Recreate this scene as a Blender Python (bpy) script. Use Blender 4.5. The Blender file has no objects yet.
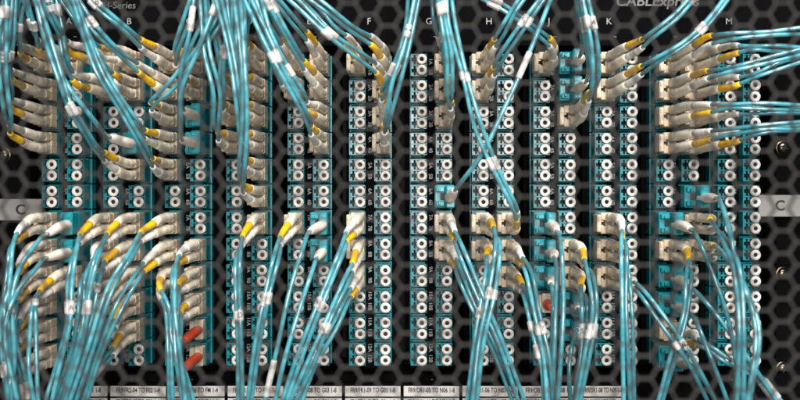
import bpy, bmesh, math, random
from mathutils import Vector, Matrix
random.seed(7)
scene = bpy.context.scene
COL = scene.collection

# ------------------------------------------------------------------ camera, light, exposure
D = 0.430                       # camera to the plane of the adapter faces, metres
MPP = 0.4541/800                # metres per photo pixel on that plane
DOOR_T = 0.215                  # the perforated door hangs this far in front of the adapters
cam_d = bpy.data.cameras.new('camera'); cam = bpy.data.objects.new('camera', cam_d); COL.objects.link(cam)
cam.location = (0, -D, 0); cam.rotation_euler = (math.radians(90), 0, 0)
cam_d.sensor_width = 36; cam_d.lens = 36*D/0.4541
cam_d.clip_start = 0.01; cam_d.clip_end = 20
cam_d.dof.use_dof = True; cam_d.dof.focus_distance = D-0.012; cam_d.dof.aperture_fstop = cam_d.lens/4.2
scene.camera = cam
world = bpy.data.worlds.new('World'); scene.world = world; world.use_nodes = True
world.node_tree.nodes['Background'].inputs[0].default_value = (0.66, 0.64, 0.61, 1)
world.node_tree.nodes['Background'].inputs[1].default_value = 0.14
def area(name, loc, target, sx, sy, power, col):
    l = bpy.data.lights.new(name, 'AREA'); l.shape = 'RECTANGLE'; l.size = sx; l.size_y = sy; l.energy = power; l.color = col
    o = bpy.data.objects.new(name, l); COL.objects.link(o); o.location = loc
    o.rotation_euler = (Vector(target)-Vector(loc)).to_track_quat('-Z', 'Y').to_euler()
area('aisle_ceiling_light', (0.20, -0.95, 0.95), (0.05, 0, -0.02), 0.7, 0.25, 33, (1.0, 0.97, 0.93))
area('aisle_light_far', (0.10, -1.05, 0.16), (0.06, 0, -0.05), 0.4, 0.25, 15, (1.0, 0.96, 0.92))
scene.view_settings.view_transform = 'Standard'; scene.view_settings.look = 'None'
scene.view_settings.exposure = 0.0; scene.view_settings.gamma = 1

def P(px, py, t=0.0):
    s = (D-t)/D*MPP
    return Vector(((px-400)*s, -t, (200-py)*s))
def PX(v):
    s = D/(D+v.y)/MPP
    return (400+v.x*s, 200-v.z*s)

# ------------------------------------------------------------------ materials
MATS = {}
def mat(name, col, rough=0.4, var=0.12, scale=300, metal=0.0, bump=0.0, spec=0.5, col2=None, coat=0.0):
    m = bpy.data.materials.new(name); m.use_nodes = True; nt = m.node_tree; b = nt.nodes['Principled BSDF']
    tc = nt.nodes.new('ShaderNodeTexCoord'); nz = nt.nodes.new('ShaderNodeTexNoise')
    nz.inputs['Scale'].default_value = scale; nz.inputs['Detail'].default_value = 4
    oi = nt.nodes.new('ShaderNodeObjectInfo')
    add = nt.nodes.new('ShaderNodeVectorMath'); add.operation = 'ADD'
    nt.links.new(tc.outputs['Object'], add.inputs[0]); nt.links.new(oi.outputs['Random'], add.inputs[1])
    nt.links.new(add.outputs[0], nz.inputs['Vector'])
    rp = nt.nodes.new('ShaderNodeValToRGB')
    c2 = col2 or tuple(c*(1-2*var) for c in col)
    rp.color_ramp.elements[0].color = (*c2, 1); rp.color_ramp.elements[1].color = (*col, 1)
    rp.color_ramp.elements[0].position = 0.3; rp.color_ramp.elements[1].position = 0.62
    nt.links.new(nz.outputs['Fac'], rp.inputs['Fac'])
    hs = nt.nodes.new('ShaderNodeHueSaturation'); mr = nt.nodes.new('ShaderNodeMapRange')
    mr.inputs['To Min'].default_value = 1-var; mr.inputs['To Max'].default_value = 1+var*0.6
    nt.links.new(oi.outputs['Random'], mr.inputs['Value']); nt.links.new(mr.outputs[0], hs.inputs['Value'])
    nt.links.new(rp.outputs[0], hs.inputs['Color']); nt.links.new(hs.outputs[0], b.inputs['Base Color'])
    r2 = nt.nodes.new('ShaderNodeMapRange'); r2.inputs['To Min'].default_value = max(0.05, rough-0.1); r2.inputs['To Max'].default_value = rough+0.12
    nt.links.new(nz.outputs['Fac'], r2.inputs['Value']); nt.links.new(r2.outputs[0], b.inputs['Roughness'])
    b.inputs['Metallic'].default_value = metal; b.inputs['Specular IOR Level'].default_value = spec
    if bump:
        bp = nt.nodes.new('ShaderNodeBump'); bp.inputs['Strength'].default_value = bump; bp.inputs['Distance'].default_value = 0.0004
        nt.links.new(nz.outputs['Fac'], bp.inputs['Height']); nt.links.new(bp.outputs[0], b.inputs['Normal'])
    MATS[name] = m; return m
mat('teal_plastic', (0.009, 0.185, 0.215), 0.30, 0.18, 260, col2=(0.005, 0.115, 0.14))
mat('teal_plug', (0.012, 0.27, 0.32), 0.3, 0.12, 300, col2=(0.008, 0.19, 0.235))
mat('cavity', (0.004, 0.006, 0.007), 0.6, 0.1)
mat('jacket', (0.085, 0.330, 0.390), 0.19, 0.34, 180, col2=(0.042, 0.215, 0.265), spec=1.0)
mat('beige', (0.85, 0.775, 0.655), 0.30, 0.06, 420, bump=0.1, col2=(0.76, 0.675, 0.55))
mat('clip_tan', (0.58, 0.485, 0.365), 0.42, 0.08, 300, bump=0.1, col2=(0.48, 0.39, 0.285))
mat('white_boot', (0.74, 0.72, 0.69), 0.42, 0.08, 400)
mat('pink_boot', (0.82, 0.745, 0.69), 0.38, 0.06, 300, col2=(0.75, 0.66, 0.60))
mat('yellow_boot', (0.86, 0.49, 0.010), 0.33, 0.08, 300)
mat('red_plug', (0.50, 0.052, 0.018), 0.38, 0.08, 300)
mat('cap_white', (0.57, 0.54, 0.51), 0.38, 0.16, 500, bump=0.1)
mat('cap_hole', (0.050, 0.040, 0.036), 0.6, 0.1)
mat('black_plastic', (0.0025, 0.0025, 0.003), 0.85, 0.15, 120, spec=0.02)
mat('black_metal', (0.005, 0.005, 0.005), 0.65, 0.2, 60, spec=0.2)
mat('door_paint', (0.034, 0.033, 0.032), 0.65, 0.12, 90, bump=0.2, spec=0.2)
mat('label_paper', (0.50, 0.485, 0.46), 0.5, 0.10, 60, col2=(0.38, 0.365, 0.345))
mat('sleeve_white', (0.55, 0.535, 0.52), 0.4, 0.08, 500, col2=(0.4,0.39,0.38))
mat('ear_plate', (0.19, 0.185, 0.175), 0.42, 0.08, 50, col2=(0.125, 0.12, 0.115))
mat('ink', (0.006, 0.006, 0.007), 0.6, 0.05)
mat('print_white', (0.24, 0.24, 0.24), 0.5, 0.05)
mat('print_grey', (0.10, 0.10, 0.10), 0.5, 0.05)
mat('screw_metal', (0.11, 0.09, 0.06), 0.25, 0.1, 200, metal=1.0)

# ------------------------------------------------------------------ mesh helpers
def box(bm, x0, x1, y0, y1, z0, z1, mi=0, bev=0.0):
    vs = [bm.verts.new((x, y, z)) for x in (x0, x1) for y in (y0, y1) for z in (z0, z1)]
    fs = []
    for q in ((0,1,3,2), (4,6,7,5), (0,4,5,1), (2,3,7,6), (0,2,6,4), (1,5,7,3)):
        f = bm.faces.new([vs[i] for i in q]); f.material_index = mi; fs.append(f)
    if bev:
        es = list({e for f in fs for e in f.edges})
        r = bmesh.ops.bevel(bm, geom=es, offset=bev, segments=1, affect='EDGES', profile=0.5)
        for f in r['faces']: f.material_index = mi
def lathe(bm, prof, n, cx=0, cz=0, mis=None, axis_y=True):
    """prof: list of (radius, y)"""
    rings = []
    for r, y in prof:
        if r < 1e-7: rings.append([bm.verts.new((cx, y, cz))])
        else: rings.append([bm.verts.new((cx+r*math.cos(2*math.pi*i/n), y, cz+r*math.sin(2*math.pi*i/n))) for i in range(n)])
    for k in range(len(rings)-1):
        a, b = rings[k], rings[k+1]
        for i in range(n):
            j = (i+1) % n
            if len(a) == 1 and len(b) == 1: continue
            if len(a) == 1: f = bm.faces.new((a[0], b[j], b[i]))
            elif len(b) == 1: f = bm.faces.new((a[i], a[j], b[0]))
            else: f = bm.faces.new((a[i], a[j], b[j], b[i]))
            f.smooth = True
            if mis: f.material_index = mis[k]
def tube(bm, pts, rad, n=8, round_end=False):
    prevN = None; rings = []
    m = len(pts)
    for k in range(m):
        T = (pts[min(k+1, m-1)]-pts[max(k-1, 0)]).normalized()
        if prevN is None:
            N = T.orthogonal().normalized()
        else:
            N = (prevN-T*prevN.dot(T)).normalized()
        prevN = N; B = T.cross(N); r = rad[k]
        rings.append([bm.verts.new(pts[k]+N*(r*math.cos(2*math.pi*i/n))+B*(r*math.sin(2*math.pi*i/n))) for i in range(n)])
    for k in range(m-1):
        for i in range(n):
            j = (i+1) % n
            f = bm.faces.new((rings[k][i], rings[k][j], rings[k+1][j], rings[k+1][i])); f.smooth = True
    bm.faces.new(rings[0][::-1]); bm.faces.new(rings[-1])
def finish(bm, name, mats, sharp=None):
    bmesh.ops.recalc_face_normals(bm, faces=bm.faces[:])
    me = bpy.data.meshes.new(name); bm.to_mesh(me); bm.free()
    for m in (mats if isinstance(mats, (list, tuple)) else [mats]): me.materials.append(MATS[m])
    return me
def link(name, me, parent=None, loc=(0, 0, 0)):
    o = bpy.data.objects.new(name, me); COL.objects.link(o); o.location = loc
    if parent: o.parent = parent
    return o
def tag(o, label, cat, group=None, kind=None):
    if label: o['label'] = label
    if cat: o['category'] = cat
    if group: o['group'] = group
    if kind: o['kind'] = kind
    return o
def empty(name, loc): return link(name, None, None, loc)
_tc = {}
def text_mesh(s, size, material, extrude=0.00005, shear=0.0, offset=0.0, ax='CENTER', sx=1.0):
    key = (s, size, material, shear, offset, ax, sx)
    if key in _tc: return _tc[key]
    c = bpy.data.curves.new('txt', 'FONT'); c.body = s; c.size = size; c.align_x = ax; c.align_y = 'CENTER'
    c.extrude = extrude; c.shear = shear; c.offset = offset; c.resolution_u = 3
    o = bpy.data.objects.new('txt', c); COL.objects.link(o)
    bpy.context.view_layer.update()
    me = bpy.data.meshes.new_from_object(o.evaluated_get(bpy.context.evaluated_depsgraph_get()))
    bpy.data.objects.remove(o); bpy.data.curves.remove(c)
    me.materials.clear(); me.materials.append(MATS[material])
    me.transform(Matrix.Diagonal((sx, 1, 1, 1)))
    me.transform(Matrix.Rotation(math.radians(90), 4, 'X'))      # faces the aisle (-y)
    _tc[key] = me; return me
mm = 0.001

# ------------------------------------------------------------------ setting
bm = bmesh.new(); box(bm, -0.55, 0.55, 0.060, 0.066, -0.36, 0.36)
tag(link('rack_wall', finish(bm, 'rack_wall', 'black_metal')), None, None, kind='structure')

LET = 'ABCDEFGHJKLM'
def ring_x(ci, side): return 391.0+61.45*(ci-5.5)+(25.2 if side == 2 else 0)
ROWY = [65+26.32*k for k in range(12)]

# bezel above the cassettes with the printed letters
bez = empty('panel_bezel', P(400, 45, -0.010))
def bez_part(name, x0, x1, y0, y1, d0, d1, m='black_plastic', bev=0.0004):
    a = P(x0, y1, -d0); b = P(x1, y0, -d0); bm = bmesh.new()
    box(bm, a.x, b.x, d0, d1, a.z, b.z, 0, bev)
    o = link(name, finish(bm, name, m), bez); o.matrix_parent_inverse = Matrix.Translation(-Vector(bez.location)); return o
bez_part('top_bar', -200, 1000, -200, 46, 0.010, 0.059)
bez_part('bottom_bar', -200, 1000, 374, 600, 0.012, 0.059)
bez_part('side_post', -200, 30, 46.8, 373, 0.016, 0.059)
bez_part('side_post', 776, 1000, 46.8, 373, 0.016, 0.059)
tag(bez, 'black patch enclosure frame with printed column letters above the adapters', 'panel frame')
def on_bez(name, me, px, py, depth=0.0099):
    o = link(name, me, bez, P(px, py, -depth)); o.matrix_parent_inverse = Matrix.Translation(-Vector(bez.location)); return o
for i, ch in enumerate(LET):
    on_bez('printed_letter', text_mesh(ch, 5.4*mm, 'print_white'), 69+60*i, 21.5)
    o = on_bez('pale_mark', text_mesh('~', 3.2*mm, 'print_white'), 75+60*i, 36.5)  # small pale mark just below each column letter
on_bez('printed_name', text_mesh('CABLExpress', 8.2*mm, 'print_grey', shear=0.15, offset=0.00012, sx=1.06), 657, 1.5)
on_bez('printed_name', text_mesh('H-Series', 5.6*mm, 'print_grey', shear=0.1), 119, 5.5)
for i in range(12):
    on_bez('pale_mark', text_mesh('-', 3*mm, 'print_white'), 72+60*i, 379, 0.0119)  # small pale dash below each cassette

# ------------------------------------------------------------------ adapter and dust cap (shared meshes)
def adapter_mesh():
    bm = bmesh.new()
    x0, x1, z1 = -6.35*mm, 2.95*mm, 6.35*mm
    w = 0.62*mm; d = 7*mm
    box(bm, x0, x0+w, 0, d, -z1, z1, 0, 0.00012); box(bm, x1-w*0.6, x1, 0, d, -z1, z1, 0, 0.00012)
    box(bm, x0+w, x1-w*0.6, 0.00002, d, z1-w, z1, 0, 0.00012); box(bm, x0+w, x1-w*0.6, 0.00002, d, -z1, -z1+w, 0, 0.00012)
    box(bm, x0+w, x1-w*0.6, 0.00004, d, -0.42*mm, 0.42*mm, 0, 0.0001)
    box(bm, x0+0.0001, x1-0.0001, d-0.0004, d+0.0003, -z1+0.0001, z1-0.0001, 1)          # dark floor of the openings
    for s in (1, -1):                                                                        # keyed lips left of each port
        zc = s*3.125*mm
        for q in (1, -1):
            a, b = sorted((zc+q*1.05*mm, zc+q*2.75*mm))
            box(bm, x0+w, x0+w+1.15*mm, 0.0004, d-0.0005, a, b, 0)
            box(bm, x0+w+2.3*mm, x0+w+3.3*mm, 0.0003, d-0.0005, a+0.0001, b-0.0001, 0)
    box(bm, x0+0.0003, x1-0.0002, d+0.0003, 20*mm, -7.05*mm, 7.05*mm, 0, 0.0003)             # body behind, with its flange
    box(bm, x0-0.0003, x1+0.0005, 11*mm, 12.2*mm, -7.2*mm, 7.2*mm, 0, 0.0001)
    return finish(bm, 'adapter', ['teal_plastic', 'cavity'])
def cap_mesh():
    bm = bmesh.new()
    pr = [(2.55, 4.5), (2.60, -0.9), (2.95, -1.0), (3.02, -1.3), (2.95, -1.75), (2.62, -1.98), (1.55, -1.98), (1.28, -1.8), (1.12, -1.3), (1.08, 2.5), (0, 2.5)]
    lathe(bm, [(r*mm, y*mm) for r, y in pr], 22, mis=[0]*8+[1, 1])
    return finish(bm, 'dust_cap', ['cap_white', 'cap_hole'])
ADAPTER = adapter_mesh(); CAP = cap_mesh()

# ------------------------------------------------------------------ cord data: column, row, kind, yellow boot upper/lower, photo path from boot tip, near distance
# kinds: P duplex plug, U teal single-boot plug, R red plug
def C(s):
    out = []
    for q in s.split():
        a = q.split(','); out.append((float(a[0]), float(a[1])))
    return out
CORDS = [
 # upper left
 ('A1', 1, 'P', 'l', '21,50 17,36 19,18 24,-6', 74, [(19,26,9,'')]),
 ('A1', 2, 'P', 'l', '13,76 9,62 10,40 14,-6', 80, [(10,57,9,'2')]),
 ('A1', 3, 'P', 'l', '11,104 8,90 6,60 7,-6', 86, [(4,57,9,'D')]),
 ('A1', 4, 'P', 'l', '11,130 8,116 3,80 2,40 4,-6', 92, [(2,14,10,'')]),
 ('A2', 1, 'P', 'l', '40,47 34,28 27,4 24,-8', 78, [(32,24,10,'')]),
 ('B1', 1, 'P', 'l', '70,48 58,30 49,12 43,-6', 72, [(48,9,6,''), (45,1,6,'')]),
 ('B1', 2, 'P', 'l', '76,80 66,62 58,28 52,-6', 64, [(58,11,10,'')]),
 ('B2', 1, 'P', 'u', '104,53 90,42 72,14 60,-8', 66, []),
 ('B2', 2, 'P', 'u', '116,80 100,62 82,24 66,-8', 64, []),
 ('B2', 4, 'U', 'u', '109,137 98,124 82,104 66,80 50,40 34,-4', 92, []),
 ('B2', 5, 'P', 'u', '106,158 92,144 78,122 69,104 60,78 46,34 36,-4', 96, [(72,109,11,'')]),
 ('C1', 1, 'P', 'u', '144,46 122,28 98,7 84,-8', 78, [(94,5,9,'B')]),
 ('C1', 2, 'P', 'l', '141,70 116,52 92,26 74,-4', 82, [(91,24,10,'D')]),
 ('C1', 3, 'P', 'u', '152,108 155,100 170,86 190,60 212,30 232,-6', 72, []),
 ('C1', 4, 'P', 'u', '147,136 134,118 110,82 90,44 66,-6', 84, []),
 ('C1', 5, 'P', 'u', '154,164 142,146 118,106 98,70 72,-6', 90, []),
 ('C2', 1, 'P', 'u', '176,62 176,48 184,26 196,-6', 76, []),
 ('C2', 2, 'P', 'u', '184,84 186,70 200,36 222,-6', 70, []),
 ('C2', 3, 'U', 'u', '184,110 180,96 180,70 188,36 194,-6', 84, [(189,18,19,'')]),
 ('C2', 4, 'U', 'u', '182,140 180,124 182,90 198,50 220,-6', 90, [(207,4,13,'')]),
 ('D1', 2, 'P', 'u', '224,82 222,64 215,34 209,-6', 66, []),
 ('D1', 3, 'P', 'u', '223,108 220,92 222,60 230,30 228,-6', 74, [(218,50,9,'')]),
 ('D1', 4, 'P', 'u', '219,138 217,120 216,92 208,50 203,-6', 88, []),
 ('D2', 1, 'P', 'u', '247,46 245,30 246,12 247,-8', 70, []),
 ('D2', 2, 'P', 'u', '246,82 243,66 241,36 240,-8', 78, []),
 ('D2', 3, 'P', 'u', '245,108 241,92 236,52 233,-8', 84, []),
 ('D2', 4, 'P', 'u', '245,138 241,118 234,66 226,20 224,-8', 90, []),
 ('D2', 5, 'P', 'u', '246,164 243,146 238,100 230,50 216,-8', 96, []),
 ('D2', 6, 'P', 'u', '244,190 241,172 244,120 243,60 237,-8', 102, []),
 ('E1', 1, 'P', 'u', '285,45 274,26 262,6 254,-8', 62, []),
 ('E1', 2, 'P', 'u', '284,84 276,66 262,30 248,-8', 66, []),
 ('E2', 1, 'P', 'u', '309,39 292,20 276,2 268,-8', 74, []),
 ('E2', 2, 'P', 'u', '306,68 290,42 274,14 264,-8', 80, [(270,8,11,'')]),
 ('E2', 3, 'P', 'l', '308,108 300,92 286,66 270,30 256,-8', 84, [(290,70,11,'')]),
 ('E2', 4, 'P', 'u', '312,132 304,114 286,78 266,38 244,-8', 92, [(276,56,11,'')]),
 ('F1', 1, 'P', 'l', '349,42 336,30 316,12 300,-6', 62, []),
 ('F2', 1, 'P', 'l', '373,42 352,28 324,8 304,-8', 74, []),
 ('F2', 2, 'P', 'l', '378,70 360,56 330,34 300,6 286,-8', 82, [(329,35,12,'')]),
 ('F2', 3, 'P', 'u', '381,98 387,86 398,62 408,30 412,-8', 70, [(397,72,11,'')]),
 ('F2', 4, 'P', 'u', '384,130 387,116 397,84 409,44 417,-8', 86, [(404,33,6,''), (404,27,5,'')]),
 ('G2', 1, 'P', 'u', '443,50 442,38 438,20 432,-8', 66, [(442,37,10,'')]),
 ('G2', 2, 'P', 'l', '447,80 448,64 444,32 437,-8', 76, [(449,35,11,'')]),
 ('G2', 3, 'P', 'u', '451,106 450,92 448,60 444,20 441,-8', 88, [(445,8,10,'')]),
 ('G2', 6, 'U', 'u', '455,190 462,180 482,156 504,112 526,60 552,-6', 78, [(524,64,22,'')]),
 ('H2', 7, 'P', 'l', '517,217 513,206 496,166 479,126 464,76 452,20 447,-8', 80, [(495,164,12,''), (466,78,8,'')]),
 ('H1', 1, 'P', 'u', '493,46 503,30 516,10 526,-6', 70, []),
 ('H1', 2, 'P', 'u', '493,74 503,56 524,24 544,-6', 78, [(526,22,11,'S')]),
 ('J1', 1, 'P', 'u', '551,44 540,34 508,12 484,-6', 66, [(494,5,12,'')]),
 ('J2', 1, 'U', 'u', '580,56 582,44 580,24 573,-6', 72, []),
 ('J2', 2, 'U', 'u', '586,82 588,68 585,34 578,-6', 80, [(583,26,13,'')]),
 ('J2', 3, 'P', 'u', '588,98 595,84 594,48 584,-6', 88, [(589,23,11,'A')]),
 ('K1', 1, 'P', 'u', '640,45 652,36 676,16 696,-6', 68, [(700,0,10,'')]),
 ('K1', 2, 'P', 'u', '639,72 654,62 684,44 706,26 728,-6', 78, [(702,29,10,'')]),
 ('L1', 1, 'P', 'u', '708,41 730,38 766,34 806,31', 70, []),
 ('L1', 2, 'P', 'u', '704,76 728,70 766,60 806,50', 76, []),
 ('L1', 3, 'P', 'l', '706,109 730,107 766,106 806,107', 74, []),
 ('L1', 4, 'P', 'l', '708,136 730,132 766,128 806,124', 80, []),
 ('L2', 1, 'P', 'l', '733,50 752,49 776,49 808,49', 60, []),
 ('L2', 2, 'P', 'l', '734,82 752,77 776,68 808,58', 62, []),
 ('L2', 3, 'P', 'u', '732,110 752,110 776,111 808,112', 60, []),
 ('L2', 4, 'P', 'l', '734,138 752,134 776,129 808,127', 62, []),
 # lower left
 ('A1', 7, 'P', 'l', '18,236 10,250 6,276 2,330 10,406', 78, [(8,368,12,'')]),
 ('A1', 8, 'P', 'l', '19,268 12,282 6,304 8,350 16,406', 84, []),
 ('A1', 9, 'P', 'l', '20,295 15,310 14,340 20,370 26,406', 72, [(18,300,6,''), (18,392,14,'')]),
 ('A1', 10, 'P', 'l', '21,322 15,336 18,366 30,406', 66, []),
 ('A1', 11, 'P', 'l', '20,345 17,358 24,380 34,406', 62, []),
 ('A1', 12, 'P', 'l', '18,372 15,384 18,396 22,408', 66, []),
 ('A2', 7, 'U', 'u', '47,234 38,243 20,266 12,300 14,350 12,406', 92, [(13,309,8,'')]),
 ('A2', 8, 'U', 'u', '46,258 36,266 16,292 6,330 20,406', 98, []),
 ('A2', 9, 'P', 'u', '41,294 34,304 31,330 34,366 38,406', 86, [(19,302,7,'')]),
 ('B1', 7, 'P', 'u', '81,238 74,252 70,284 68,320 58,366 50,406', 92, [(69,307,11,'A')]),
 ('B1', 8, 'P', 'l', '94,262 84,280 80,312 72,350 56,406', 78, []),
 ('B1', 9, 'P', 'u', '92,290 86,306 80,330 72,360 60,406', 70, []),
 ('B1', 10, 'P', 'u', '90,318 84,334 78,356 66,406', 64, []),
 ('B2', 7, 'P', 'u', '108,237 98,254 90,290 84,330 62,406', 96, [(87,307,11,'')]),
 ('B2', 8, 'P', 'u', '106,264 98,280 92,310 82,350 66,406', 88, [(103,289,8,'X')]),
 ('B2', 9, 'P', 'u', '112,294 104,310 96,336 84,370 74,406', 80, [(106,297,7,'X')]),
 ('B2', 10, 'P', 'u', '116,322 106,336 94,362 80,406', 74, [(101,328,8,'W')]),
 ('B2', 11, 'P', 'u', '115,349 106,360 96,374 82,406', 66, [(83,356,11,'')]),
 ('C1', 7, 'P', 'u', '142,236 132,252 112,290 92,346 70,406', 98, []),
 ('C1', 8, 'P', 'l', '145,266 136,280 120,306 100,356 84,406', 92, []),
 ('C2', 8, 'P', 'l', '180,258 175,270 173,310 180,360 182,406', 90, []),
 ('C2', 9, 'P', 'u', '179,288 177,302 175,332 182,372 188,406', 80, []),
 ('C2', 10, 'P', 'u', '181,315 178,328 180,356 186,380 190,406', 72, []),
 ('C1', 9, 'P', 'u', '160,292 166,310 170,350 172,406', 62, []),
 ('C2', 11, 'R', 'u', '', 0, []),
 ('C2', 12, 'R', 'u', '', 0, []),
 ('D2', 7, 'P', 'u', '243,240 240,256 237,290 237,330 238,406', 84, [(237,315,9,'D')]),
 ('E1', 7, 'P', 'u', '281,240 276,256 267,296 258,342 249,406', 86, [(266,300,11,'')]),
 ('E2', 7, 'U', 'u', '309,232 303,246 290,292 277,346 262,406', 76, [(270,378,28,'')]),
 ('E2', 8, 'U', 'u', '317,258 311,272 298,316 284,360 274,406', 82, []),
 ('F1', 7, 'P', 'l', '347,236 340,252 324,294 302,350 282,406', 88, [(319,303,9,'K')]),
 ('F1', 8, 'P', 'u', '353,266 345,282 331,318 308,366 292,406', 92, [(326,330,9,'A')]),
 ('F1', 9, 'P', 'l', '352,291 345,304 334,326 312,366 298,406', 84, [(306,350,8,'A')]),
 ('G2', 7, 'P', 'l', '454,234 461,250 480,292 500,342 524,406', 82, []),
 ('G2', 8, 'P', 'l', '455,261 461,277 474,308 494,352 518,406', 76, []),
 ('H1', 7, 'P', 'u', '493,230 496,246 492,292 482,344 474,406', 90, [(490,293,10,'B')]),
 ('H1', 8, 'P', 'u', '487,258 488,276 479,330 468,406', 84, [(480,312,9,'A')]),
 ('H2', 8, 'P', 'l', '521,260 528,274 538,316 546,360 552,406', 84, [(544,328,10,'Y')]),
 ('H2', 9, 'P', 'u', '521,286 527,302 536,336 544,372 548,406', 78, [(537,328,9,'D'), (539,354,12,'')]),
 ('J1', 7, 'U', 'u', '557,231 562,246 563,300 560,350 557,406', 92, []),
 ('J1', 8, 'U', 'u', '554,257 557,272 556,320 554,406', 84, []),
 ('J1', 9, 'U', 'u', '551,284 553,300 552,340 551,406', 76, [(559,392,14,'')]),
 ('J1', 10, 'R', 'u', '', 0, []),
 ('J2', 8, 'P', 'u', '584,262 590,276 594,310 588,352 578,406', 92, [(587,332,12,'')]),
 ('J2', 9, 'P', 'u', '581,288 584,302 584,340 576,406', 84, [(578,332,12,'S')]),
 ('J2', 10, 'U', 'u', '578,309 581,322 584,360 580,406', 70, [(584,361,11,'')]),
 ('J2', 11, 'U', 'u', '577,330 572,344 568,366 572,406', 60, []),
 ('K1', 7, 'P', 'l', '622,233 625,248 623,300 627,406', 86, []),
 ('K1', 8, 'P', 'u', '619,252 626,268 628,320 632,406', 80, []),
 ('K1', 9, 'P', 'l', '632,285 643,294 664,322 690,360 714,406', 84, [(677,347,8,'B'), (686,346,7,'M')]),
 ('L1', 7, 'U', 'u', '691,229 699,241 714,276 728,320 744,406', 74, []),
 ('L1', 8, 'P', 'u', '689,262 688,278 684,314 674,350 660,406', 78, []),
 ('L1', 9, 'U', 'u', '688,286 698,292 714,312 742,350 780,406', 72, []),
 ('L1', 10, 'U', 'u', '688,312 696,322 708,350 728,406', 76, []),
 ('L1', 11, 'P', 'l', '695,341 708,348 730,362 756,376 782,406', 68, [(769,391,18,'')]),
 ('L1', 12, 'U', 'u', '690,364 698,374 710,392 718,408', 74, []),
 ('L2', 6, 'U', 'u', '716,198 724,208 732,244 737,300 738,350 734,406', 128, [(732,322,30,'')]),
 ('L2', 7, 'P', 'u', '710,224 724,238 736,268 740,320 740,406', 138, []),
 ('L2', 8, 'P', 'u', '713,250 728,260 746,290 757,330 748,406', 134, []),
]
ROWMAP = {(c[0], c[1]): c for c in CORDS}

# ------------------------------------------------------------------ cassettes with adapters and caps
ordn = ['first', 'second', 'third', 'fourth', 'fifth', 'sixth', 'seventh', 'eighth', 'ninth', 'tenth', 'eleventh', 'twelfth']
def where(ch):
    vis = {'A': 'nearest the left C plate', 'C': 'between letters B and D', 'E': 'between letters D and F', 'L': 'between letters K and M'}
    return vis.get(ch, 'under letter %s' % ch)
cas_mesh = None
for ci, ch in enumerate(LET):
    xa = (ring_x(ci, 1)-400)*MPP; xb = (ring_x(ci, 2)-400)*MPP
    zc = (200-(ROWY[0]+ROWY[-1])/2)*MPP
    root = empty('fibre_cassette', (xa, 0.018, zc))
    tag(root, 'black cassette with two columns of aqua adapters %s' % where(ch), 'cassette', 'cassettes across the panel')
    if cas_mesh is None:
        h = 6*26.32*MPP+0.0025; w = xb-xa
        bm = bmesh.new(); box(bm, -0.0092, w+0.0062, 0, 0.041, -h, h, 0, 0.0004)
        cas_mesh = finish(bm, 'cassette_body', 'black_plastic')
        bm = bmesh.new(); box(bm, w/2-0.0050, w/2+0.0012, -0.0125, 0.0005, -h+0.001, h-0.001, 0, 0.0003)
        strip_mesh = finish(bm, 'number_strip', 'black_plastic')
    link('cassette_body', cas_mesh, root); st = link('number_strip', strip_mesh, root)
    for r in range(12):
        z = (200-ROWY[r])*MPP-zc
        for k, q in enumerate(('A', 'B')):
            n = link('printed_number', text_mesh('%d%s' % (r+1, q), 3.0*mm, 'print_white', ax='CENTER'), st, (w/2-0.0019, -0.0127, z+(3.0-6.3*k)*mm))
            n.rotation_euler = (0, math.radians(90), 0)
    for side, x in ((1, 0), (2, w)):
        for r in range(12):
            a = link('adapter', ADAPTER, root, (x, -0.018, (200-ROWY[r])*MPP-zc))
            if (ch+str(side), r+1) not in ROWMAP:
                for s in (1, -1):
                    c = link('dust_cap', CAP, a, (random.uniform(-.1, .1)*mm, random.uniform(-.3, .3)*mm, (s*3.125+random.uniform(-.08, .08))*mm))

# ------------------------------------------------------------------ plug meshes
def clip_mesh():
    bm = bmesh.new(); d = -8.5*mm
    box(bm, -7.3*mm, -4.9*mm, d, -0.2*mm, -4.9*mm, 4.9*mm, 0, 0.0004)
    box(bm, -4.92*mm, 2.6*mm, d+0.0002, -0.2*mm, 1.7*mm, 5.9*mm, 0, 0.0004)
    box(bm, -4.92*mm, 2.6*mm, d+0.0002, -0.2*mm, -5.9*mm, -1.7*mm, 0, 0.0004)
    box(bm, -4.92*mm, -3.6*mm, d+0.0008, -0.2*mm, -1.72*mm, -0.9*mm, 0); box(bm, -4.92*mm, -3.6*mm, d+0.0008, -0.2*mm, 0.9*mm, 1.72*mm, 0)
    box(bm, -2.3*mm, 2.5*mm, -6.8*mm, -0.25*mm, -1.72*mm, 1.72*mm, 0)
    for s in (1, -1):
        box(bm, -2.5*mm, 2.55*mm, -14*mm, d+0.0004, s*3.125*mm-2.45*mm, s*3.125*mm+2.45*mm, 0, 0.0007)
        box(bm, -6.9*mm, -6.1*mm, d-0.0006, d+0.0005, s*2.9*mm-1.2*mm, s*2.9*mm+1.2*mm, 0, 0.0002)
    return finish(bm, 'connector_clip', 'clip_tan')
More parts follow.
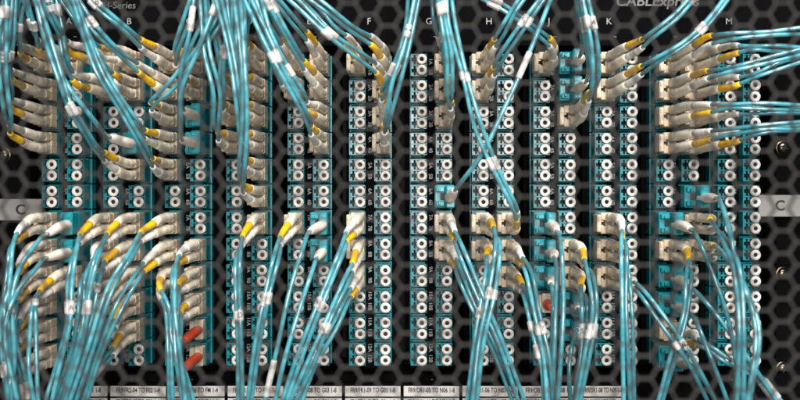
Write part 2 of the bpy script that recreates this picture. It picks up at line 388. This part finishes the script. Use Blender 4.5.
def teal_mesh():
    bm = bmesh.new()
    box(bm, -7.2*mm, 3.3*mm, -7*mm, -0.2*mm, -6.2*mm, 6.2*mm, 0, 0.0005)
    box(bm, -1.6*mm, 3.4*mm, -16*mm, -6.8*mm, -6.3*mm, 6.3*mm, 0, 0.0007)
    for s in (1, -1):
        box(bm, -6.6*mm, -1.7*mm, -9.6*mm, -6.9*mm, s*3.9*mm-1.5*mm, s*3.9*mm+1.5*mm, 0, 0.0005)
        box(bm, -5.4*mm, -4.0*mm, -11.4*mm, -9.4*mm, s*3.6*mm-0.9*mm, s*3.6*mm+0.9*mm, 0, 0.0003)
    box(bm, -4.2*mm, -1.7*mm, -7.1*mm, -6.9*mm, -2.0*mm, 2.0*mm, 1)
    box(bm, -1.0*mm, 2.8*mm, -16.4*mm, -15.9*mm, 3.2*mm, 5.4*mm, 0, 0.0002)
    return finish(bm, 'plug_housing', ['teal_plug', 'cavity'])
def redbase_mesh():
    bm = bmesh.new()
    box(bm, -2.4*mm, 2.5*mm, -6*mm, -0.2*mm, -5.5*mm, 5.5*mm, 0, 0.0005)
    box(bm, -5.6*mm, -2.3*mm, -4*mm, -0.2*mm, -4.4*mm, 4.4*mm, 0, 0.0004)
    return finish(bm, 'plug_base', 'clip_tan')
CLIP = clip_mesh(); TEAL = teal_mesh(); REDB = redbase_mesh()

def smooth(pts, step=0.0011):
    """centripetal Catmull-Rom, resampled evenly"""
    p = [pts[0]+(pts[0]-pts[1])]+list(pts)+[pts[-1]+(pts[-1]-pts[-2])]
    out = []
    for i in range(1, len(p)-2):
        p0, p1, p2, p3 = p[i-1:i+3]
        t0 = 0; t1 = t0+max((p1-p0).length, 1e-6)**.5; t2 = t1+max((p2-p1).length, 1e-6)**.5; t3 = t2+max((p3-p2).length, 1e-6)**.5
        for k in range(14):
            t = t1+(t2-t1)*k/14
            A1 = p0*((t1-t)/(t1-t0))+p1*((t-t0)/(t1-t0)); A2 = p1*((t2-t)/(t2-t1))+p2*((t-t1)/(t2-t1)); A3 = p2*((t3-t)/(t3-t2))+p3*((t-t2)/(t3-t2))
            B1 = A1*((t2-t)/(t2-t0))+A2*((t-t0)/(t2-t0)); B2 = A2*((t3-t)/(t3-t1))+A3*((t-t1)/(t3-t1))
            out.append(B1*((t2-t)/(t2-t1))+B2*((t-t1)/(t2-t1)))
    out.append(p[-2])
    for _ in range(2):                                        # relax
        out = [out[0]]+[(out[i-1]+out[i]*2+out[i+1])/4 for i in range(1, len(out)-1)]+[out[-1]]
    res = [out[0]]; acc = 0
    for a, b in zip(out, out[1:]):
        L = (b-a).length; d = step-acc
        while d <= L:
            res.append(a+(b-a)*(d/L)); d += step
        acc = (acc+L) % step
    return res
def sub(path, a, b, step=0.0011, every=1):
    i0 = max(0, int(round(a/step))); i1 = min(len(path)-1, int(round(b/step)))
    q = path[i0:i1+1:every]
    if q[-1] is not path[i1]: q.append(path[i1])
    return q
def skin(name, pts, prof, m, parent, origin, n=10, rib=0.0):
    bm = bmesh.new(); L = len(pts)-1
    rad = []
    for k in range(L+1):
        u = k/L
        for (u0, r0), (u1, r1) in zip(prof, prof[1:]):
            if u0 <= u <= u1+1e-6:
                rad.append(r0+(r1-r0)*(u-u0)/(u1-u0)); break
    if rib: rad = [q*(1-rib) if k % 3 == 1 and 1 < k < L-1 else q for k, q in enumerate(rad)]
    tube(bm, [p-origin for p in pts], rad, n)
    return link(name, finish(bm, name, m), parent)

def sleeve(root, path_mid, S, px, py, length, letter, single):
    best = min(range(6, len(path_mid)-1), key=lambda i: (PX(path_mid[i])[0]-px)**2+(PX(path_mid[i])[1]-py)**2)
    c = path_mid[best]; T = (path_mid[min(best+2, len(path_mid)-1)]-path_mid[best-2]).normalized()
    toc = (Vector((0, -D, 0))-c).normalized()
    s = S[best] if S else T.cross(toc)
    s = (s-T*s.dot(T)).normalized()
    N = T.cross(s).normalized()
    if N.dot(toc) < 0: N = -N; s = -s
    w = (1.4 if single else 2.45)*mm; th = 1.3*mm; L = length*0.33*mm
    M = Matrix((s, T, N)).transposed().to_4x4(); M.translation = c-root.location
    bm = bmesh.new(); box(bm, -w, w, -L, L, -th, th, 0, 0.0008); bm.transform(M)
    o = link('label_sleeve', finish(bm, 'label_sleeve', 'sleeve_white'), root)
    if letter:
        up = Vector((0, 0, 1)); up = (up-N*up.dot(N)).normalized(); right = up.cross(N)
        me = text_mesh(letter, 3.4*mm, 'ink')
        t = link('printed_letter', me, o)
        R = Matrix((right, -N, up)).transposed().to_4x4(); R.translation = c-root.location+N*(th+0.00008)
        t.matrix_local = R

for (col, row, kind, yel, pth, tmax, sleeves) in CORDS:
    ci = LET.index(col[0]); side = int(col[1])
    rx = (ring_x(ci, side)-400)*MPP; rz = (200-ROWY[row-1])*MPP
    org = Vector((rx, 0, rz)); ch = col[0]
    sname = 'left' if side == 1 else 'right'
    place = '%s port down, %s column %s' % (ordn[row-1], sname, where(ch))
    if kind == 'R':
        root = empty('red_plug', org); tag(root, 'red plug in %s' % place, 'plug', 'red plugs')
        link('plug_base', REDB, root)
        pts = [Vector((0.4*mm*k*0.2*(-1 if rx < 0 else 1), -(4+k*2.4)*mm, (-0.012*k*k)*mm)) for k in range(12)]
        if ch == 'J': pts = [Vector((q.x, q.y*0.45, q.z)) for q in pts]
        bm = bmesh.new(); tube(bm, pts, [q*mm for q in (2.5, 2.6, 2.75, 2.5, 2.75, 2.5, 2.7, 2.45, 2.6, 2.4, 2.1, 1.3)], 14)
        link('plug_body', finish(bm, 'plug_body', 'red_plug'), root)
        continue
    way = C(pth); dx = way[-1][0]-way[-2][0]; dy = way[-1][1]-way[-2][1]; l = math.hypot(dx, dy)
    way.append((way[-1][0]+dx/l*140, way[-1][1]+dy/l*140))
    tm = (50+(tmax-50)*0.8+random.uniform(-2, 2))*mm
    t0 = 47*mm if kind == 'P' else 38*mm
    W = []
    for k, (x, y) in enumerate(way):
        t = t0+(max(tm, t0+4*mm)-t0)*(1-math.exp(-1.05*k))
        jx, jy = (0, 0) if k == 0 else (random.uniform(-1.3, 1.3), random.uniform(-1.3, 1.3))
        W.append(P(x+jx, y+jy, t))
    if kind == 'U':
        root = empty('single_boot_cord', org); tag(root, 'aqua cord on teal plug in %s' % place, 'fibre cord', 'single boot fibre cords')
        link('plug_housing', TEAL, root)
        st = org+Vector((0.6*mm, -10*mm, -0.8*mm))
        path = smooth([st, st+Vector((0, -12*mm, 0)), st+(W[0]-st)*0.80+Vector((0, -1.5*mm, 0))]+W[0:] if (W[0]-st).length > 0.02 else [st, st+Vector((0, -12*mm, 0))]+W)
        skin('boot', sub(path, 0, 0.027), [(0, 2.55*mm), (0.55, 2.7*mm), (0.8, 2.4*mm), (0.93, 2.0*mm), (1, 1.4*mm)], 'pink_boot', root, org, 14)
        skin('cable', sub(path, 0.025, 9, every=4), [(0, 1.10*mm), (1, 1.10*mm)], 'jacket', root, org, 10)
        for s in sleeves: sleeve(root, path, None, s[0], s[1], s[2], s[3], True)
        continue
    root = empty('duplex_patch_cord', org)
    tag(root, 'aqua twin fibre cord in %s' % place, 'fibre cord', 'duplex fibre patch cords')
    link('connector_clip', CLIP, root)
    paths = []
    for s in (1, -1):
        st = org+Vector((0, -9*mm, s*3.125*mm))
        off = Vector((0, 0, 1))*2.3*mm; pts = []
        for k, w in enumerate(W):
            if k > 0:
                d = (W[min(k+1, len(W)-1)]-W[k-1]); d.y = 0; d.normalize()
                pv = Vector((-d.z, 0, d.x))
                if pv.dot(off) < 0 or (abs(pv.dot(off)) < 0.15*mm and pv.x < 0): pv = -pv
                off = (pv+Vector((0, -0.35, 0))).normalized()*1.24*mm
            jit = Vector((random.uniform(-.55, .55), random.uniform(-1.8, 1.8), random.uniform(-.55, .55)))*mm*(0 if k == 0 else min(1.0, 0.4+0.3*k))
            pts.append(w+off*s+jit)
        a = st+Vector((0, -15*mm, 0)); b = pts[0]
        path = smooth([st, a, a+(b-a)*0.55+Vector((0, -2.0*mm, 0)), b]+pts[1:])
        paths.append(path)
        bodyL, bootL = 0.0262, 0.0152
        skin('connector_body', sub(path, 0.003, bodyL), [(0, 2.3*mm), (0.08, 2.64*mm), (0.36, 2.64*mm), (0.40, 2.4*mm), (0.45, 2.4*mm), (0.49, 2.66*mm), (0.8, 2.5*mm), (0.93, 2.38*mm), (1, 1.95*mm)], 'beige', root, org, 14)
        isy = (s == 1) == (yel == 'u')
        skin('boot', sub(path, bodyL-0.003, bodyL+bootL), [(0, 1.95*mm), (0.35, 2.0*mm), (0.9, 1.55*mm), (1, 1.35*mm)], 'yellow_boot' if isy else 'white_boot', root, org, 12, 0.10)
        skin('cable', sub(path, bodyL+bootL-0.003, 9, every=4), [(0, 1.03*mm), (1, 1.03*mm)], 'jacket', root, org, 10)
    n = min(len(paths[0]), len(paths[1]))
    mid = [(paths[0][i]+paths[1][i])/2 for i in range(n)]; S = [paths[0][i]-paths[1][i] for i in range(n)]
    for s in sleeves:
        sleeve(root, paths[0][:n], None, s[0], s[1], s[2], s[3], True)
        if s[2] > 7: sleeve(root, paths[1][:n], None, s[0]+random.uniform(-2, 2), s[1]+random.uniform(-3, 3), s[2]*random.uniform(0.8, 1.0), '', True)

# ------------------------------------------------------------------ label cards under the cassettes
ea = ['FR9/FR2-02 TO F01 1-8', 'FR9/FR2-04 TO F02 1-4', 'FR9/FR2-06 TO FM 1-4', 'FR9/FR1-07 TO G02 1-8', 'FR9/FR1-08 TO G03 1-8', 'FR9/FR1-09 TO G01 1-8', 'FR9/OR1-05 TO N06 1-8', 'FR9/OR1-06 TO N07 1-8', 'FR9/OR1-07 TO N08 1-8', 'FR9/OR1-08 TO N09 1-8']
eb = ['FR9/FR2-03 TO F01 1-8', 'FR9/FR2-05 TO F02 1-4', 'FR9/FR2-07 TO FM 1-4', 'FR9/FR1-10 TO G02 1-8', 'FR9/FR1-11 TO G04 1-8', 'FR9/FR1-12 TO G06 1-8', 'FR9/OR1-11 TO N06 1-8', 'FR9/OR1-12 TO N07 1-8', 'FR9/OR1-13 TO N08 1-8', 'FR9/OR1-14 TO N09 1-8']
dcard = -0.004
bm = bmesh.new(); a = P(30, 420, dcard-0.001); b = P(634, 384.5, dcard-0.001)
box(bm, a.x, b.x, 0.0052, 0.0125, a.z, b.z, 0, 0.0004)
tag(link('label_rail', finish(bm, 'label_rail', 'black_plastic')), 'black rail holding the printed label cards below the cassettes', 'label rail')
for i in range(10):
    x0 = 51.5+58.7*i; x1 = x0+55.5
    if i == 9: x1 = 626
    for k, (tx, y0, y1) in enumerate(((ea[i], 386.3, 396.6), (eb[i], 398.3, 408.6))):
        c = P((x0+x1)/2, (y0+y1)/2, dcard); hw = (x1-x0)/2*MPP*1.01; hh = (y1-y0)/2*MPP
        bm = bmesh.new(); box(bm, -hw, hw, 0, 0.0011, -hh, hh, 0, 0.00015)
        o = link('label_card', finish(bm, 'label_card', 'label_paper'), None, c)
        o.rotation_euler = (0, math.radians(random.uniform(-.35, .35)), 0)
        tag(o, 'off-white label card reading %s in the %s row of cards' % (tx, 'upper' if k == 0 else 'lower'), 'label card', 'printed label cards')
        t = link('printed_text', text_mesh(tx, 3.9*mm, 'ink', offset=0.0001, sx=0.655 if i < 9 else 0.55), o, (0, -0.00006, 0.0006 if k == 0 else 0.0008))

# ------------------------------------------------------------------ ear plates and screws
for nm, x0, x1, y0, y1, lx, ly, lab in (('l', -40, 41.5, 199, 220.5, 20.5, 210, 'grey plate marked C beside the twin cords at the left side post'), ('r', 758.8, 842, 195, 216.8, 780, 206, 'pale grey plate marked C beside the capped adapters at the right side post')):
    a = P(x0, y1, -0.006); b = P(x1, y0, -0.006); c = (a+b)/2
    root = empty('marked_plate', c); tag(root, lab, 'plate', 'plates marked C')
    bm = bmesh.new(); box(bm, a.x-c.x, b.x-c.x, 0, 0.0018, a.z-c.z, b.z-c.z, 0, 0.0003)
    box(bm, a.x-c.x+0.012, b.x-c.x-0.012, 0.0017, 0.0102, -0.003, 0.003)
    link('plate', finish(bm, 'plate', 'ear_plate'), root)
    v = P(lx, ly, -0.006)-c
    link('printed_letter', text_mesh('C', 8.2*mm, 'ink', offset=0.00022), root, (v.x, -0.00008, v.z))
def screw_mesh():
    bm = bmesh.new(); n = 24
    lathe(bm, [(4.4*mm, 0.3*mm), (4.5*mm, -0.5*mm), (4.1*mm, -1.5*mm), (3.0*mm, -2.3*mm), (1.9*mm, -2.6*mm)], n)
    lathe(bm, [(1.9*mm, -2.6*mm), (1.5*mm, -1.2*mm), (0, -0.7*mm)], 8)
    box(bm, -2.6*mm, 2.6*mm, -2.62*mm, -2.3*mm, -0.35*mm, 0.35*mm, 1); box(bm, -0.35*mm, 0.35*mm, -2.63*mm, -2.3*mm, -2.6*mm, 2.6*mm, 1)
    lathe(bm, [(5.6*mm, 0.4*mm), (5.6*mm, -0.1*mm), (4.3*mm, -0.15*mm)], n)
    bm.transform(Matrix.Scale(0.8, 4))
    return finish(bm, 'screw', ['screw_metal', 'cavity'])
SC = screw_mesh()
for x, y, lab in ((783, 148, 'shiny cross-head rack screw above the right plate marked C'), (783, 274, 'shiny cross-head rack screw just below the right plate marked C'), (783, 369, 'shiny cross-head rack screw lowest on the right side post'), (3.5, 155, 'dull cross-head rack screw above the left plate marked C')):
    o = link('rack_screw', SC, None, P(x, y, -0.0158)); o.rotation_euler = (0, random.uniform(0, 1.5), 0)
    tag(o, lab, 'screw', 'rack screws')

# ------------------------------------------------------------------ perforated rack door in front
def door():
    dist = D-DOOR_T; ppm = MPP*dist/D
    pitch = 22.8*ppm; bar = 1.45*ppm
    R = pitch/math.sqrt(3); r = (pitch-bar)/math.sqrt(3)
    cw = 1.5*R; th = 0.0014
    bm = bmesh.new()
    x_ref = (388-400)*ppm; z_ref = (200-37)*ppm        # one hole centre read off the photograph
    V = {}
    def v(x, y, z):
        k = (round(x*1e6), round(y*1e6), round(z*1e6))
        if k not in V: V[k] = bm.verts.new((x, y, z))
        return V[k]
    nc = 36
    for i in range(-nc, nc+1):
        for j in range(-26, 12):
            cx = x_ref+i*cw; cz = z_ref+j*pitch+(pitch/2 if i % 2 else 0)
            o = [(cx+R*math.cos(k*math.pi/3), cz+R*math.sin(k*math.pi/3)) for k in range(6)]
            q = [(cx+r*math.cos(k*math.pi/3), cz+r*math.sin(k*math.pi/3)) for k in range(6)]
            for k in range(6):
                l = (k+1) % 6
                bm.faces.new((v(o[k][0], 0, o[k][1]), v(o[l][0], 0, o[l][1]), v(q[l][0], 0, q[l][1]), v(q[k][0], 0, q[k][1])))
                bm.faces.new((v(q[k][0], 0, q[k][1]), v(q[l][0], 0, q[l][1]), v(q[l][0], th, q[l][1]), v(q[k][0], th, q[k][1])))
                bm.faces.new((v(o[k][0], th, o[k][1]), v(q[k][0], th, q[k][1]), v(q[l][0], th, q[l][1]), v(o[l][0], th, o[l][1])))
    me = bpy.data.meshes.new('perforated_sheet'); bm.to_mesh(me); bm.free(); me.materials.append(MATS['door_paint'])
    o = link('rack_door', me, None, (0, -DOOR_T, 0))
    tag(o, 'grey metal rack door perforated with hexagonal holes, out of focus in front of everything', 'rack door')
door()
